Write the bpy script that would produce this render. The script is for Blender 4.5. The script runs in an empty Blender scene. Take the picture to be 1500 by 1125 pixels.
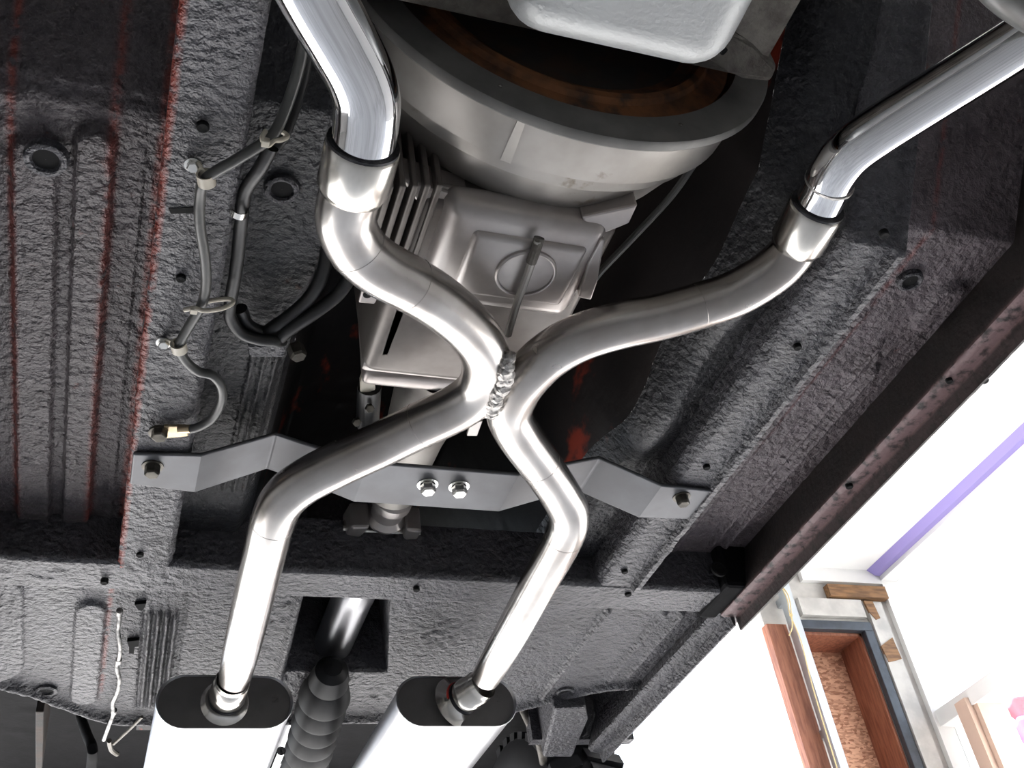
import bpy, bmesh, math, random
from mathutils import Vector, Matrix, noise
random.seed(7)
S = bpy.context.scene
C = S.collection

# ------------------------------------------------------------------ camera
FPX, CX, CY = 1605.0, 750.0, 562.5
ZC = 1.05                                   # lens height above the garage floor
_r = [Vector((0.9413, 0.1019, 0.3218)), Vector((-0.3117, 0.6303, 0.7110)), Vector((-0.1304, -0.7696, 0.6251))]
_r[1] = (_r[1] - _r[0] * _r[1].dot(_r[0]) / _r[0].length_squared).normalized(); _r[0].normalize()
_r[2] = _r[0].cross(_r[1])                  # rows: car right, car rearward, up (in lens axes)
RW = Matrix((_r[0], _r[1], _r[2]))
cam_d = bpy.data.cameras.new('camera'); cam = bpy.data.objects.new('camera', cam_d); C.objects.link(cam)
cam_d.sensor_fit = 'HORIZONTAL'; cam_d.sensor_width = 36.0; cam_d.lens = 36.0 * FPX / 1500.0
cam_d.clip_start = 0.02; cam_d.clip_end = 300
cam.matrix_world = Matrix.Translation((0, 0, ZC)) @ (RW @ Matrix(((1, 0, 0), (0, -1, 0), (0, 0, -1)))).to_4x4()
S.camera = cam

# ------------------------------------------------------------------ light
S.view_settings.view_transform = 'Standard'; S.view_settings.look = 'None'
S.view_settings.gamma = 1.0; S.view_settings.use_curve_mapping = False
S.view_settings.exposure = -0.2
W = bpy.data.worlds.new('world'); S.world = W; W.use_nodes = True
wn = W.node_tree.nodes; wl = W.node_tree.links; wn.clear()
sky = wn.new('ShaderNodeTexSky'); sky.sky_type = 'NISHITA'; sky.sun_disc = False
sky.sun_elevation = math.radians(38); sky.sun_rotation = math.radians(200)
sky.air_density = 1.0; sky.dust_density = 3.0; sky.ozone_density = 1.0
bg = wn.new('ShaderNodeBackground'); bg.inputs[1].default_value = 1.3
wo = wn.new('ShaderNodeOutputWorld'); hz = wn.new('ShaderNodeMix'); hz.data_type = 'RGBA'; hz.inputs[0].default_value = 0.62      # bright haze over the blue
wl.new(sky.outputs[0], hz.inputs[6]); hz.inputs[7].default_value = (4.9, 4.95, 5.1, 1); wl.new(hz.outputs[2], bg.inputs[0]); wl.new(bg.outputs[0], wo.inputs[0])
sd = bpy.data.lights.new('sun', 'SUN'); sd.energy = 42.0; sd.angle = math.radians(1.0); sd.color = (1.0, 0.97, 0.94)
sun = bpy.data.objects.new('sun', sd); C.objects.link(sun); sun.location = (-5, 9, 9)
sun.rotation_euler = Vector((0.10, -0.30, -0.95)).to_track_quat('-Z', 'Y').to_euler()
def portal(name, loc, rot, sx, sy):
    d = bpy.data.lights.new(name, 'AREA'); d.shape = 'RECTANGLE'; d.size = sx; d.size_y = sy
    d.cycles.is_portal = True
    o = bpy.data.objects.new(name, d); C.objects.link(o); o.location = loc; o.rotation_euler = rot
portal('door_portal', (0.05, 4.42, 1.7), (math.radians(-90), 0, 0), 6.1, 3.4)
portal('side_portal', (4.12, 2.985, 1.84), (0, math.radians(90), 0), 3.68, 2.57)

# ------------------------------------------------------------------ helpers
def ray(u, v): return RW @ Vector(((u - CX) / FPX, (v - CY) / FPX, 1.0))
def at(u, v, h):                            # measured image point on the level h above the lens -> metres
    r = ray(u, v); r = r * (h / r.z); return Vector((r.x, r.y, h + ZC))
ORG = {}
def root(name, loc, label, cat, group=None):
    o = bpy.data.objects.new(name, None); C.objects.link(o); o.location = loc; o.empty_display_size = 0.05
    o['label'] = label; o['category'] = cat
    if group: o['group'] = group
    ORG[o.name] = Vector(loc); return o
def tag(o, label, cat, group=None, kind=None):
    o['label'] = label
    if cat: o['category'] = cat
    if group: o['group'] = group
    if kind: o['kind'] = kind
    return o
def obj(name, verts, faces, mat, parent=None, smooth=True, attr=None, sharp=None):
    off = ORG[parent.name] if parent is not None else Vector((0, 0, 0))
    me = bpy.data.meshes.new(name); me.from_pydata([tuple(Vector(v) - off) for v in verts], [], faces)
    if attr:
        a = me.attributes.new('wear', 'FLOAT', 'POINT')
        a.data.foreach_set('value', attr)
    me.materials.append(mat)
    bm = bmesh.new(); bm.from_mesh(me); bmesh.ops.recalc_face_normals(bm, faces=bm.faces); bm.to_mesh(me); bm.free()
    if smooth:
        me.polygons.foreach_set('use_smooth', [True] * len(me.polygons))
        if sharp: me.set_sharp_from_angle(angle=math.radians(sharp))
    o = bpy.data.objects.new(name, me); C.objects.link(o)
    if parent is not None: o.parent = parent; ORG[o.name] = off
    else: ORG[o.name] = Vector((0, 0, 0))
    return o
class MB:
    """collects vertices and faces of ONE mesh"""
    def __init__(s): s.v = []; s.f = []
    def add(s, v, f):
        n = len(s.v); s.v += [Vector(p) for p in v]; s.f += [[i + n for i in q] for q in f]; return s
    def box(s, a, b):
        (x0, y0, z0), (x1, y1, z1) = a, b
        return s.add([(x0,y0,z0),(x1,y0,z0),(x1,y1,z0),(x0,y1,z0),(x0,y0,z1),(x1,y0,z1),(x1,y1,z1),(x0,y1,z1)],
            [(0,1,2,3),(4,5,6,7),(0,1,5,4),(1,2,6,5),(2,3,7,6),(3,0,4,7)])
    def tube(s, pts, rad, n=16, cap=True):
        P = [Vector(p) for p in pts]; m = len(P); R = rad if hasattr(rad, '__len__') else [rad] * m
        T = [(P[min(i+1,m-1)] - P[max(i-1,0)]).normalized() for i in range(m)]
        N = T[0].orthogonal().normalized(); V = []; F = []
        for i in range(m):
            N = (N - T[i] * N.dot(T[i])).normalized(); B = T[i].cross(N)
            for k in range(n):
                a = 2*math.pi*k/n; V.append(P[i] + (N*math.cos(a) + B*math.sin(a)) * R[i])
        for i in range(m-1):
            for k in range(n):
                F.append((i*n+k, i*n+(k+1)%n, (i+1)*n+(k+1)%n, (i+1)*n+k))
        if cap: F.append(tuple(range(n))); F.append(tuple((m-1)*n+k for k in range(n)))
        return s.add(V, F)
    def lathe(s, o, ax, prof, n=48, a0=0.0, a1=2*math.pi, e=None):
        o = Vector(o); ax = Vector(ax).normalized(); N = (Vector(e) if e else ax.orthogonal()).normalized(); B = ax.cross(N)
        full = abs(a1 - a0 - 2*math.pi) < 1e-6; k_n = n if full else n + 1; V = []; F = []
        for (t, r) in prof:
            for k in range(k_n):
                a = a0 + (a1-a0)*k/n; V.append(o + ax*t + (N*math.cos(a) + B*math.sin(a))*r)
        for i in range(len(prof)-1):
            for k in range(n):
                k2 = (k+1) % k_n; F.append((i*k_n+k, i*k_n+k2, (i+1)*k_n+k2, (i+1)*k_n+k))
        return s.add(V, F)
    def prism(s, poly, d):                  # poly: closed loop of points, extruded along d
        n = len(poly); d = Vector(d); P = [Vector(p) for p in poly]
        return s.add(P + [p + d for p in P], [tuple(range(n)), tuple(range(n, 2*n))] + [(i, (i+1)%n, n+(i+1)%n, n+i) for i in range(n)])
    def build(s, name, mat, parent=None, smooth=True, sharp=35):
        return obj(name, s.v, s.f, mat, parent, smooth, sharp=sharp)
def bev(o, w=0.003, seg=2):
    m = o.modifiers.new('edge', 'BEVEL'); m.width = w; m.segments = seg; m.limit_method = 'ANGLE'; m.angle_limit = math.radians(40)
    return o
def curve(pts, sub=8):                      # Catmull-Rom through points (any dimension)
    P = [tuple(p) for p in pts]; P = [P[0]] + P + [P[-1]]; out = []
    for i in range(1, len(P)-2):
        for k in range(sub):
            t = k/sub; t2 = t*t; t3 = t2*t
            out.append(tuple(0.5*((2*b)+(c-a)*t+(2*a-5*b+4*c-d)*t2+(3*b-a-3*c+d)*t3) for a,b,c,d in zip(P[i-1],P[i],P[i+1],P[i+2])))
    out.append(P[-1]); return out
def sweep(mb, pix, n=28, sub=8, cap=True, r=None):   # pix: (u, v, h, radius)
    pts = curve([tuple(at(p[0], p[1], p[2])) + ((p[3] if len(p) > 3 else r),) for p in pix], sub)
    return mb.tube([p[:3] for p in pts], [p[3] for p in pts], n, cap)
def grid(name, x0, x1, nx, y0, y1, ny, fn, mat, parent):     # fn(x, y) -> (height above lens, wear)
    V = []; A = []
    for j in range(ny+1):
        y = y0 + (y1-y0)*j/ny
        for i in range(nx+1):
            x = x0 + (x1-x0)*i/nx; h, w = fn(x, y); V.append((x, y, h + ZC)); A.append(w)
    F = [(j*(nx+1)+i, j*(nx+1)+i+1, (j+1)*(nx+1)+i+1, (j+1)*(nx+1)+i) for j in range(ny) for i in range(nx)]
    return obj(name, V, F, mat, parent, True, A)
def ss(a, b, x):
    t = max(0.0, min(1.0, (x-a)/(b-a))); return t*t*(3-2*t)
def lump(x, y, z=0.0, s=55.0):            # sprayed coating: thin in most places, thick runs in patches
    k = .30 + .85*ss(.05, .35, noise.noise((x*9+3, y*7, z*3+1)))
    return k*(noise.noise((x*s, y*s*0.8, z*s)) + 0.5*noise.noise((x*s*2.3+7, y*s*2.0, z*s)))
def hexbolt(mb, p, ax, r, hgt):
    ax = Vector(ax).normalized(); N = ax.orthogonal().normalized(); B = ax.cross(N); p = Vector(p)
    ring = lambda t, q: [p + ax*t + (N*math.cos(k*math.pi/3) + B*math.sin(k*math.pi/3))*q for k in range(6)]
    V = ring(0, r) + ring(hgt*0.82, r) + ring(hgt, r*0.84)
    F = [(k, (k+1)%6, 6+(k+1)%6, 6+k) for k in range(6)] + [(6+k, 6+(k+1)%6, 12+(k+1)%6, 12+k) for k in range(6)] + [tuple(range(12, 18)), tuple(range(6))]
    return mb.add(V, F)

# ------------------------------------------------------------------ materials
def mat(name, base, rough=0.5, metal=0.0, var=0.0, vscale=20.0, col2=None, bump=0.0, bscale=100.0, bdist=0.002, fine=0.0,
        wear=None, stretch=None, rvar=0.0, spots=None, bdet=5.0, spec=0.5):
    m = bpy.data.materials.new(name); m.use_nodes = True; nt = m.node_tree; n = nt.nodes; l = nt.links
    p = n['Principled BSDF']; p.inputs['Roughness'].default_value = rough; p.inputs['Metallic'].default_value = metal
    tc = n.new('ShaderNodeTexCoord'); src = tc.outputs['Object']
    if stretch:
        mp = n.new('ShaderNodeMapping'); mp.inputs['Scale'].default_value = stretch; l.new(src, mp.inputs[0]); src = mp.outputs[0]
    def nz(scale, det=4.0, rg=0.55):
        t = n.new('ShaderNodeTexNoise'); t.inputs['Scale'].default_value = scale; t.inputs['Detail'].default_value = det
        t.inputs['Roughness'].default_value = rg; l.new(src, t.inputs['Vector']); return t
    def mix(f, a, b):
        x = n.new('ShaderNodeMix'); x.data_type = 'RGBA'
        if hasattr(f, 'links'): l.new(f, x.inputs[0])
        else: x.inputs[0].default_value = f
        for q, i in ((a, 6), (b, 7)):
            if hasattr(q, 'links'): l.new(q, x.inputs[i])
            else: x.inputs[i].default_value = (*q, 1)
        return x.outputs[2]
    def ramp(f, a, b):
        x = n.new('ShaderNodeMapRange'); x.interpolation_type = 'SMOOTHSTEP'; x.inputs[1].default_value = a; x.inputs[2].default_value = b
        l.new(f, x.inputs[0]); return x.outputs[0]
    p.inputs['Specular IOR Level'].default_value = spec
    col = base
    if var > 0 or col2:
        t = nz(vscale); c2 = col2 or tuple(max(0, c*(1-var)) for c in base)
        col = mix(ramp(t.outputs[0], 0.35, 0.68), base, c2)
    if spots:                               # (colour, scale, threshold)
        t2 = nz(spots[1], 5.0, 0.6); col = mix(ramp(t2.outputs[0], spots[2], spots[2]+0.1), col, spots[0])
    if wear:                                # exposed primer along worn edges; on the rocker also a lit strip
        a = n.new('ShaderNodeAttribute'); a.attribute_name = 'wear'
        t3 = nz(60.0, 3.0); mm = n.new('ShaderNodeMath'); mm.operation = 'MULTIPLY'
        l.new(a.outputs['Fac'], mm.inputs[0]); l.new(ramp(t3.outputs[0], 0.3, 0.55), mm.inputs[1])
        col = mix(mm.outputs[0], col, wear)
    if hasattr(col, 'links'): l.new(col, p.inputs['Base Color'])
    else: p.inputs['Base Color'].default_value = (*col, 1)
    if rvar:
        t4 = nz(vscale*1.7); mr = n.new('ShaderNodeMapRange'); mr.inputs[3].default_value = rough-rvar; mr.inputs[4].default_value = rough+rvar
        l.new(t4.outputs[0], mr.inputs[0]); l.new(mr.outputs[0], p.inputs['Roughness'])
    if bump > 0:
        t5 = nz(bscale, bdet, 0.55); b = n.new('ShaderNodeBump'); b.inputs['Strength'].default_value = bump; b.inputs['Distance'].default_value = bdist
        l.new(t5.outputs[0], b.inputs['Height'])
        if fine > 0:
            t6 = nz(bscale*4.5, 3.0); b2 = n.new('ShaderNodeBump'); b2.inputs['Strength'].default_value = fine; b2.inputs['Distance'].default_value = bdist*0.35
            l.new(t6.outputs[0], b2.inputs['Height']); l.new(b.outputs[0], b2.inputs['Normal']); l.new(b2.outputs[0], p.inputs['Normal'])
        else: l.new(b.outputs[0], p.inputs['Normal'])
    return m
RED = (0.25, 0.045, 0.030)
M = {}
M['coat'] = mat('undercoat', (0.092, 0.090, 0.100), 0.40, 0, col2=(0.066, 0.064, 0.070), vscale=14, bump=1.0, bscale=105, bdist=0.0085, fine=0.4, wear=RED, spots=((0.09, 0.056, 0.052), 22, 0.70), bdet=3.0)
M['coat_red'] = mat('undercoat_over_primer', (0.100, 0.086, 0.092), 0.44, 0, col2=(0.072, 0.060, 0.063), vscale=14, bump=1.0, bscale=98, bdist=0.0085, fine=0.4, wear=RED, spots=((0.12, 0.045, 0.038), 34, 0.66), bdet=3.0)
M['coat_lifted'] = mat('lightened_purple_undercoat', (0.165, 0.138, 0.148), 0.42, 0, col2=(0.115, 0.094, 0.100), vscale=16, bump=1.0, bscale=90, bdist=0.0095, fine=0.4, wear=RED, spots=((0.15, 0.06, 0.052), 30, 0.66), bdet=3.0)  # purple-grey coat, colour lightened to replace light missing on the right pan
M['coat_shaded'] = mat('shaded_blue_undercoat', (0.027, 0.027, 0.031), 0.45, 0, col2=(0.018, 0.018, 0.020), vscale=18, bump=1.0, bscale=95, bdist=0.006, fine=0.4, spots=((0.075, 0.038, 0.03), 18, 0.66), bdet=3.0)  # undercoat copy with the shade of the unlit tunnel flanks in its colour
M['tunnel'] = mat('tunnel_paint', (0.014, 0.012, 0.012), 0.55, 0, col2=(0.024, 0.019, 0.018), vscale=9, bump=0.5, bscale=60, bdist=0.003, spots=((0.30, 0.040, 0.020), 13, 0.565), stretch=(1, .35, .6), spec=0.2)
M['rock'] = mat('rocker_paint', (0.032, 0.025, 0.023), 0.5, 0, col2=(0.022, 0.019, 0.018), vscale=25, bump=0.6, bscale=90, bdist=0.003, wear=(0.24, 0.155, 0.155))
M['black'] = mat('shade_black_metal', (0.007, 0.007, 0.008), 0.8, 0, spec=0.15, var=0.4, vscale=30, bump=0.3, bscale=90)  # black sunk further so the void over the trunk floor reads as shade
M['hole'] = mat('hole_shade', (0.004, 0.004, 0.004), 0.9)  # near-black filler standing in for the shade inside uncut holes
M['steel'] = mat('pipe_steel', (0.58, 0.555, 0.53), 0.25, 1.0, col2=(0.47, 0.435, 0.405), vscale=16, rvar=0.06)
M['steel_bright'] = mat('sleeve_steel', (0.72, 0.70, 0.66), 0.22, 1.0, col2=(0.60, 0.57, 0.52), vscale=14, rvar=0.08)
M['chrome'] = mat('chrome', (0.86, 0.86, 0.87), 0.035, 1.0)
M['weld'] = mat('weld_bead', (0.55, 0.53, 0.51), 0.35, 1.0, var=0.5, vscale=140, bump=0.8, bscale=300, bdist=0.002)
M['darkring'] = mat('dark_ring', (0.035, 0.035, 0.04), 0.4, 0.6, var=0.5, vscale=90, bump=0.5, bscale=200)
M['muffler'] = mat('muffler_shell', (0.52, 0.52, 0.54), 0.36, 1.0, var=0.1, vscale=10, rvar=0.06, bump=0.05, bscale=30, bdist=0.004)
M['cap'] = mat('muffler_end_cap', (0.20, 0.195, 0.19), 0.45, 0.6, var=0.15, vscale=25)
M['alu'] = mat('cast_aluminium', (0.38, 0.36, 0.335), 0.42, 0.5, col2=(0.29, 0.268, 0.243), vscale=11, bump=0.15, bscale=220, bdist=0.001, spots=((0.16, 0.13, 0.095), 16, 0.66))
M['alu2'] = mat('smooth_aluminium', (0.52, 0.49, 0.47), 0.36, 0.65, col2=(0.42, 0.38, 0.36), vscale=14, bump=0.1, bscale=180, bdist=0.001)
M['alu_dark'] = mat('grimy_aluminium', (0.20, 0.182, 0.168), 0.42, 0.45, col2=(0.145, 0.125, 0.112), vscale=13, bump=0.15, bscale=180, bdist=0.001, spots=((0.08, 0.06, 0.05), 20, 0.68))
M['rim'] = mat('flange_grey', (0.20, 0.195, 0.185), 0.5, 0.4, var=0.25, vscale=20, bump=0.1, bscale=150)
M['rust'] = mat('rusty_plate', (0.24, 0.095, 0.036), 0.75, 0.2, col2=(0.055, 0.03, 0.018), vscale=24, bump=0.5, bscale=140, spots=((0.05, 0.034, 0.025), 12, 0.6))
M['darkrust'] = mat('dark_flexplate', (0.03, 0.027, 0.024), 0.7, 0.2, col2=(0.05, 0.03, 0.02), vscale=30, bump=0.4, bscale=100)
M['oilpan'] = mat('silver_paint', (0.40, 0.41, 0.41), 0.42, 0.3, var=0.15, vscale=9, bump=0.35, bscale=230, bdist=0.0015)
M['castgrey'] = mat('cast_iron', (0.17, 0.155, 0.135), 0.6, 0.3, col2=(0.08, 0.07, 0.06), vscale=28, bump=0.7, bscale=150, bdist=0.003)
M['plate'] = mat('bare_plate', (0.125, 0.128, 0.138), 0.42, 0.4, col2=(0.10, 0.10, 0.106), vscale=12, rvar=0.06, bump=0.04, bscale=200)
M['zinc'] = mat('zinc_bolt', (0.75, 0.74, 0.70), 0.2, 1.0)
M['dullbolt'] = mat('dark_bolt', (0.13, 0.12, 0.10), 0.4, 0.7, var=0.4, vscale=80)
M['lineclad'] = mat('dirty_steel_line', (0.42, 0.41, 0.39), 0.35, 0.8, col2=(0.07, 0.07, 0.07), vscale=45, bump=0.6, bscale=160)
M['rubber'] = mat('grey_rubber', (0.085, 0.085, 0.08), 0.33, 0, var=0.2, vscale=40)
M['rubber_black'] = mat('black_rubber', (0.018, 0.018, 0.018), 0.38, 0, var=0.3, vscale=40, bump=0.15, bscale=120)
M['ductrubber'] = mat('matt_black_rubber', (0.012, 0.012, 0.013), 0.55, 0, var=0.3, vscale=40, spec=0.35)
M['nylon'] = mat('white_nylon', (0.62, 0.57, 0.47), 0.4, 0, var=0.12, vscale=60)
M['brass'] = mat('tinned_lug', (0.62, 0.50, 0.33), 0.3, 1.0, var=0.3, vscale=60)
M['red'] = mat('red_paint_mark', (0.55, 0.03, 0.02), 0.4)
M['concrete'] = mat('concrete', (0.40, 0.40, 0.40), 0.6, 0, var=0.25, vscale=3, bump=0.2, bscale=40)
M['drive'] = mat('driveway_concrete', (0.36, 0.355, 0.35), 0.8, 0, var=0.1, vscale=2, bump=0.3, bscale=30)
M['yard'] = mat('pale_yard_concrete', (0.45, 0.445, 0.43), 0.8, 0, var=0.1, vscale=2, bump=0.3, bscale=30)
M['greywall'] = mat('grey_wall', (0.30, 0.295, 0.29), 0.6, 0, var=0.1, vscale=4, bump=0.05, bscale=30)
M['white'] = mat('white_paint', (0.80, 0.79, 0.78), 0.55, 0, var=0.05, vscale=4, bump=0.05, bscale=30)
M['siding'] = mat('weathered_white_board', (0.56, 0.54, 0.51), 0.6, 0, col2=(0.40, 0.385, 0.37), vscale=7, bump=0.15, bscale=60)
M['wood'] = mat('red_brown_wood', (0.33, 0.13, 0.075), 0.6, 0, col2=(0.20, 0.07, 0.04), vscale=10, stretch=(6, 6, 0.7), bump=0.2, bscale=30)
M['plank'] = mat('rusty_plank', (0.27, 0.14, 0.06), 0.7, 0, col2=(0.13, 0.065, 0.03), vscale=16, stretch=(0.6, 4, 4), bump=0.3, bscale=40)
M['violet'] = mat('lilac_fringe_trim', (0.36, 0.30, 0.66), 0.5)  # lilac is lens colour fringing put into the trim colour
M['frame'] = mat('dark_window_frame', (0.05, 0.06, 0.075), 0.4, 0.3, var=0.3, vscale=20)
M['track'] = mat('galvanised_track', (0.55, 0.60, 0.64), 0.3, 0.9, var=0.1, vscale=10)
M['string'] = mat('yellow_twine', (0.62, 0.50, 0.25), 0.8, 0, var=0.2, vscale=200)
M['tyre'] = mat('tyre_rubber', (0.03, 0.03, 0.033), 0.6, 0, var=0.2, vscale=30)
M['flag'] = mat('red_cloth', (0.62, 0.06, 0.08), 0.7)
M['purplecloth'] = mat('violet_cloth', (0.28, 0.10, 0.55), 0.7)
M['jamb'] = mat('pale_pink_jamb', (0.62, 0.45, 0.36), 0.6, 0, var=0.1, vscale=8)
def glass():
    m = bpy.data.materials.new('window_glass'); m.use_nodes = True; nt = m.node_tree; n = nt.nodes; l = nt.links; n.remove(n['Principled BSDF'])
    t = n.new('ShaderNodeBsdfTransparent'); t.inputs[0].default_value = (.96, .97, .97, 1); g = n.new('ShaderNodeBsdfGlossy'); g.inputs['Roughness'].default_value = .02
    f = n.new('ShaderNodeFresnel'); f.inputs[0].default_value = 1.2; x = n.new('ShaderNodeMixShader')
    l.new(f.outputs[0], x.inputs[0]); l.new(t.outputs[0], x.inputs[1]); l.new(g.outputs[0], x.inputs[2]); l.new(x.outputs[0], n['Material Output'].inputs[0]); return m
M['glass'] = glass()
# oriented strand board: layered flakes
def osb():
    m = bpy.data.materials.new('strand_board'); m.use_nodes = True; nt = m.node_tree; n = nt.nodes; l = nt.links; p = n['Principled BSDF']
    p.inputs['Roughness'].default_value = 0.7
    tc = n.new('ShaderNodeTexCoord'); mp = n.new('ShaderNodeMapping'); mp.inputs['Scale'].default_value = (45, 45, 110); mp.inputs['Rotation'].default_value = (0, 0.5, 0)
    v = n.new('ShaderNodeTexVoronoi'); v.inputs['Scale'].default_value = 1.0; nz = n.new('ShaderNodeTexNoise'); nz.inputs['Scale'].default_value = 9
    mx = n.new('ShaderNodeVectorMath'); mx.operation = 'ADD'; l.new(tc.outputs['Object'], mp.inputs[0])
    l.new(tc.outputs['Object'], nz.inputs['Vector']); sc = n.new('ShaderNodeVectorMath'); sc.operation = 'SCALE'; sc.inputs[3].default_value = 3.0
    l.new(nz.outputs[1], sc.inputs[0]); l.new(mp.outputs[0], mx.inputs[0]); l.new(sc.outputs[0], mx.inputs[1]); l.new(mx.outputs[0], v.inputs['Vector'])
    cr = n.new('ShaderNodeValToRGB'); e = cr.color_ramp.elements; e[0].color = (0.30, 0.13, 0.075, 1); e[1].color = (0.66, 0.38, 0.25, 1)
    e[0].position = 0.05; e[1].position = 0.8; sp = n.new('ShaderNodeSeparateColor'); l.new(v.outputs['Color'], sp.inputs[0]); l.new(sp.outputs[0], cr.inputs[0])
    l.new(cr.outputs[0], p.inputs['Base Color']); return m
M['osb'] = osb()

# ------------------------------------------------------------------ the garage
XL, XR, YF, YB, ZT = -4.6, 3.9, -4.2, 4.3, 3.74
def slab(name, a, b, m, label, parent=None):
    o = MB().box(a, b).build(name, m, parent, smooth=False)
    if parent is None: o['kind'] = 'structure'; o['label'] = label
    return o
slab('floor', (XL-.2, YF-.2, -0.12), (XR+.2, YB+.2, 0), M['concrete'], 'pale grey concrete garage floor under the car')
slab('floor_driveway', (-40, YB+.2, -0.14), (45, 70, -0.02), M['drive'], 'sunlit concrete driveway outside the door')
slab('floor_yard', (XR+.2, -40, -0.14), (45, YB+.2, -0.02), M['yard'], 'sunlit concrete yard beside the garage')
slab('ceiling', (XL-.2, YF-.2, ZT), (XR+.2, YB+.2, ZT+.12), M['white'], 'white painted garage ceiling above the car')
slab('wall_left', (XL-.2, YF, 0), (XL, YB, ZT), M['greywall'], 'grey garage wall on the driver side')
slab('wall_front', (XL-.2, YF-.2, 0), (XR+.2, YF, ZT), M['greywall'], 'grey garage wall ahead of the car')
o = MB().box((XR, 4.27, 0), (XR+.2, YB+.2, ZT)).box((XR, YF, 0), (XR+.2, 1.70, ZT)).box((XR, 1.70, 3.68), (XR+.2, 4.27, ZT)).build('wall_right', M['white'], None, False)
o['kind'] = 'structure'; o['label'] = 'bright white side wall with a wide glazed doorway'
w2 = root('window_added', (XR+.1, 2.0, 2.90), 'added long clear transom glazing above the side doorway', None); del w2['category']; w2['kind'] = 'structure'  # transom and side glazing added so the upper side wall shows white sky
for ya, yb in ((1.70, 2.50), (2.54, 4.27)):
    MB().box((XR+.10, ya, 2.94), (XR+.106, yb, 3.68)).build('pane', M['glass'], w2, False)
MB().box((XR+.07, 2.50, 2.94), (XR+.14, 2.54, 3.68)).build('mullion', M['white'], w2, False)
MB().box((XR+.10, 4.10, 0.0), (XR+.106, 4.27, 2.90)).build('side_pane', M['glass'], w2, False)
WX0, WX1, WZ = 3.29, 3.70, 3.40            # boarded window in the rear wall
o = MB().box((XL, YB, 0), (-3.0, YB+.24, ZT)).box((-3.0, YB, 3.42), (3.10, YB+.24, ZT)).build('wall_rear', M['white'], None, False)
o['kind'] = 'structure'; o['label'] = 'white rear wall around the open garage door'
pil = MB().box((3.20, YB, 0), (WX0, YB+.24, WZ)).box((WX1, YB, 0), (XR, YB+.24, WZ)).box((3.10, YB, WZ), (XR, YB+.24, ZT)).box((WX0, YB, 0), (WX1, YB+.24, 0.9)).build('wall_pillar', M['siding'], None, False)
pil['kind'] = 'structure'; pil['label'] = 'weathered white wall pillar between the two openings'
slab('trim_1', (3.10, YB-.02, 0), (3.215, YB+.03, 3.40), M['wood'], 'reddish wooden jamb of the open garage door')
o = MB().prism([(XR-.07, YF, ZT), (XR, YF, ZT), (XR, YF, ZT-.035), (XR-.03, YF, ZT-.03)], (0, YB-YF, 0)).build('trim_2', M['violet'], None, False)
o['kind'] = 'structure'; o['label'] = 'edge trim tinted with lilac lens fringing where ceiling meets side wall'
slab('trim_3', (3.40, YB-.03, 3.66), (XR-.0, YB, ZT), M['white'], 'white soffit board above the pillar')
slab('trim_4', (3.53, YB-.045, 3.565), (XR-.005, YB-.005, 3.635), M['plank'], 'rusty brown plank across top of the pillar')
slab('trim_5', (3.33, YB-.03, 3.455), (3.72, YB-.002, 3.555), M['siding'], 'grey white board above the boarded window')
slab('trim_6', (3.745, YB-.03, 0), (3.845, YB-.002, 3.545), M['siding'], 'pale board beside the boarded window')
# patches of bare timber where the pale boards are broken away
br = MB()
br.prism([(3.735, YB-.034, 3.55), (3.79, YB-.034, 3.55), (3.80, YB-.034, 3.45), (3.77, YB-.034, 3.44), (3.745, YB-.034, 3.48)], (0, .012, 0))
br.prism([(3.74, YB-.034, 3.29), (3.83, YB-.034, 3.34), (3.838, YB-.034, 3.22), (3.80, YB-.034, 3.21), (3.75, YB-.034, 3.20)], (0, .012, 0))
o = br.build('trim_7', M['plank'], None, False); o['kind'] = 'structure'; o['label'] = 'broken brown patches in the pale board'
w = root('window_1', (3.53, YB, 0.9), 'narrow deep window boarded up with strand board', None); del w['category']; w['kind'] = 'structure'
fr = MB().box((WX0-.01, YB-.025, .9), (WX0+.02, YB+.01, WZ-.02)).box((WX1-.02, YB-.025, .9), (WX1+.035, YB+.01, WZ-.02)).box((WX0-.01, YB-.025, WZ-.02), (WX1+.035, YB+.01, WZ+.03))
bev(fr.build('window_frame', M['frame'], w, False), .004)
MB().box((WX0, YB+.01, .9), (WX0+.015, YB+.24, WZ-.02)).build('reveal', M['wood'], w, False)
MB().box((WX1-.035, YB+.012, .9), (WX1-.02, YB+.24, WZ-.02)).build('reveal', M['wood'], w, False)
MB().box((WX0, YB+.012, WZ-.036), (WX1-.02, YB+.24, WZ-.02)).build('reveal', M['wood'], w, False)
MB().box((WX0+.01, YB+.20, .9), (WX1-.03, YB+.23, WZ-.03)).build('strand_board_panel', M['osb'], w, False)
d = root('door_1', (XR, 2.0, 0), 'pale pink framed doorway in the white side wall', None); del d['category']; d['kind'] = 'structure'
MB().box((XR-.005, 4.02, 0), (XR+.22, 4.10, 2.90)).build('door_jamb', M['jamb'], d, False)
MB().box((XR+.03, 3.99, 0), (XR+.2, 4.02, 2.87)).build('door_stop', M['jamb'], d, False)
MB().box((XR+.02, 1.70, 2.86), (XR+.2, 4.27, 2.94)).build('door_head', M['white'], d, False)
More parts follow.
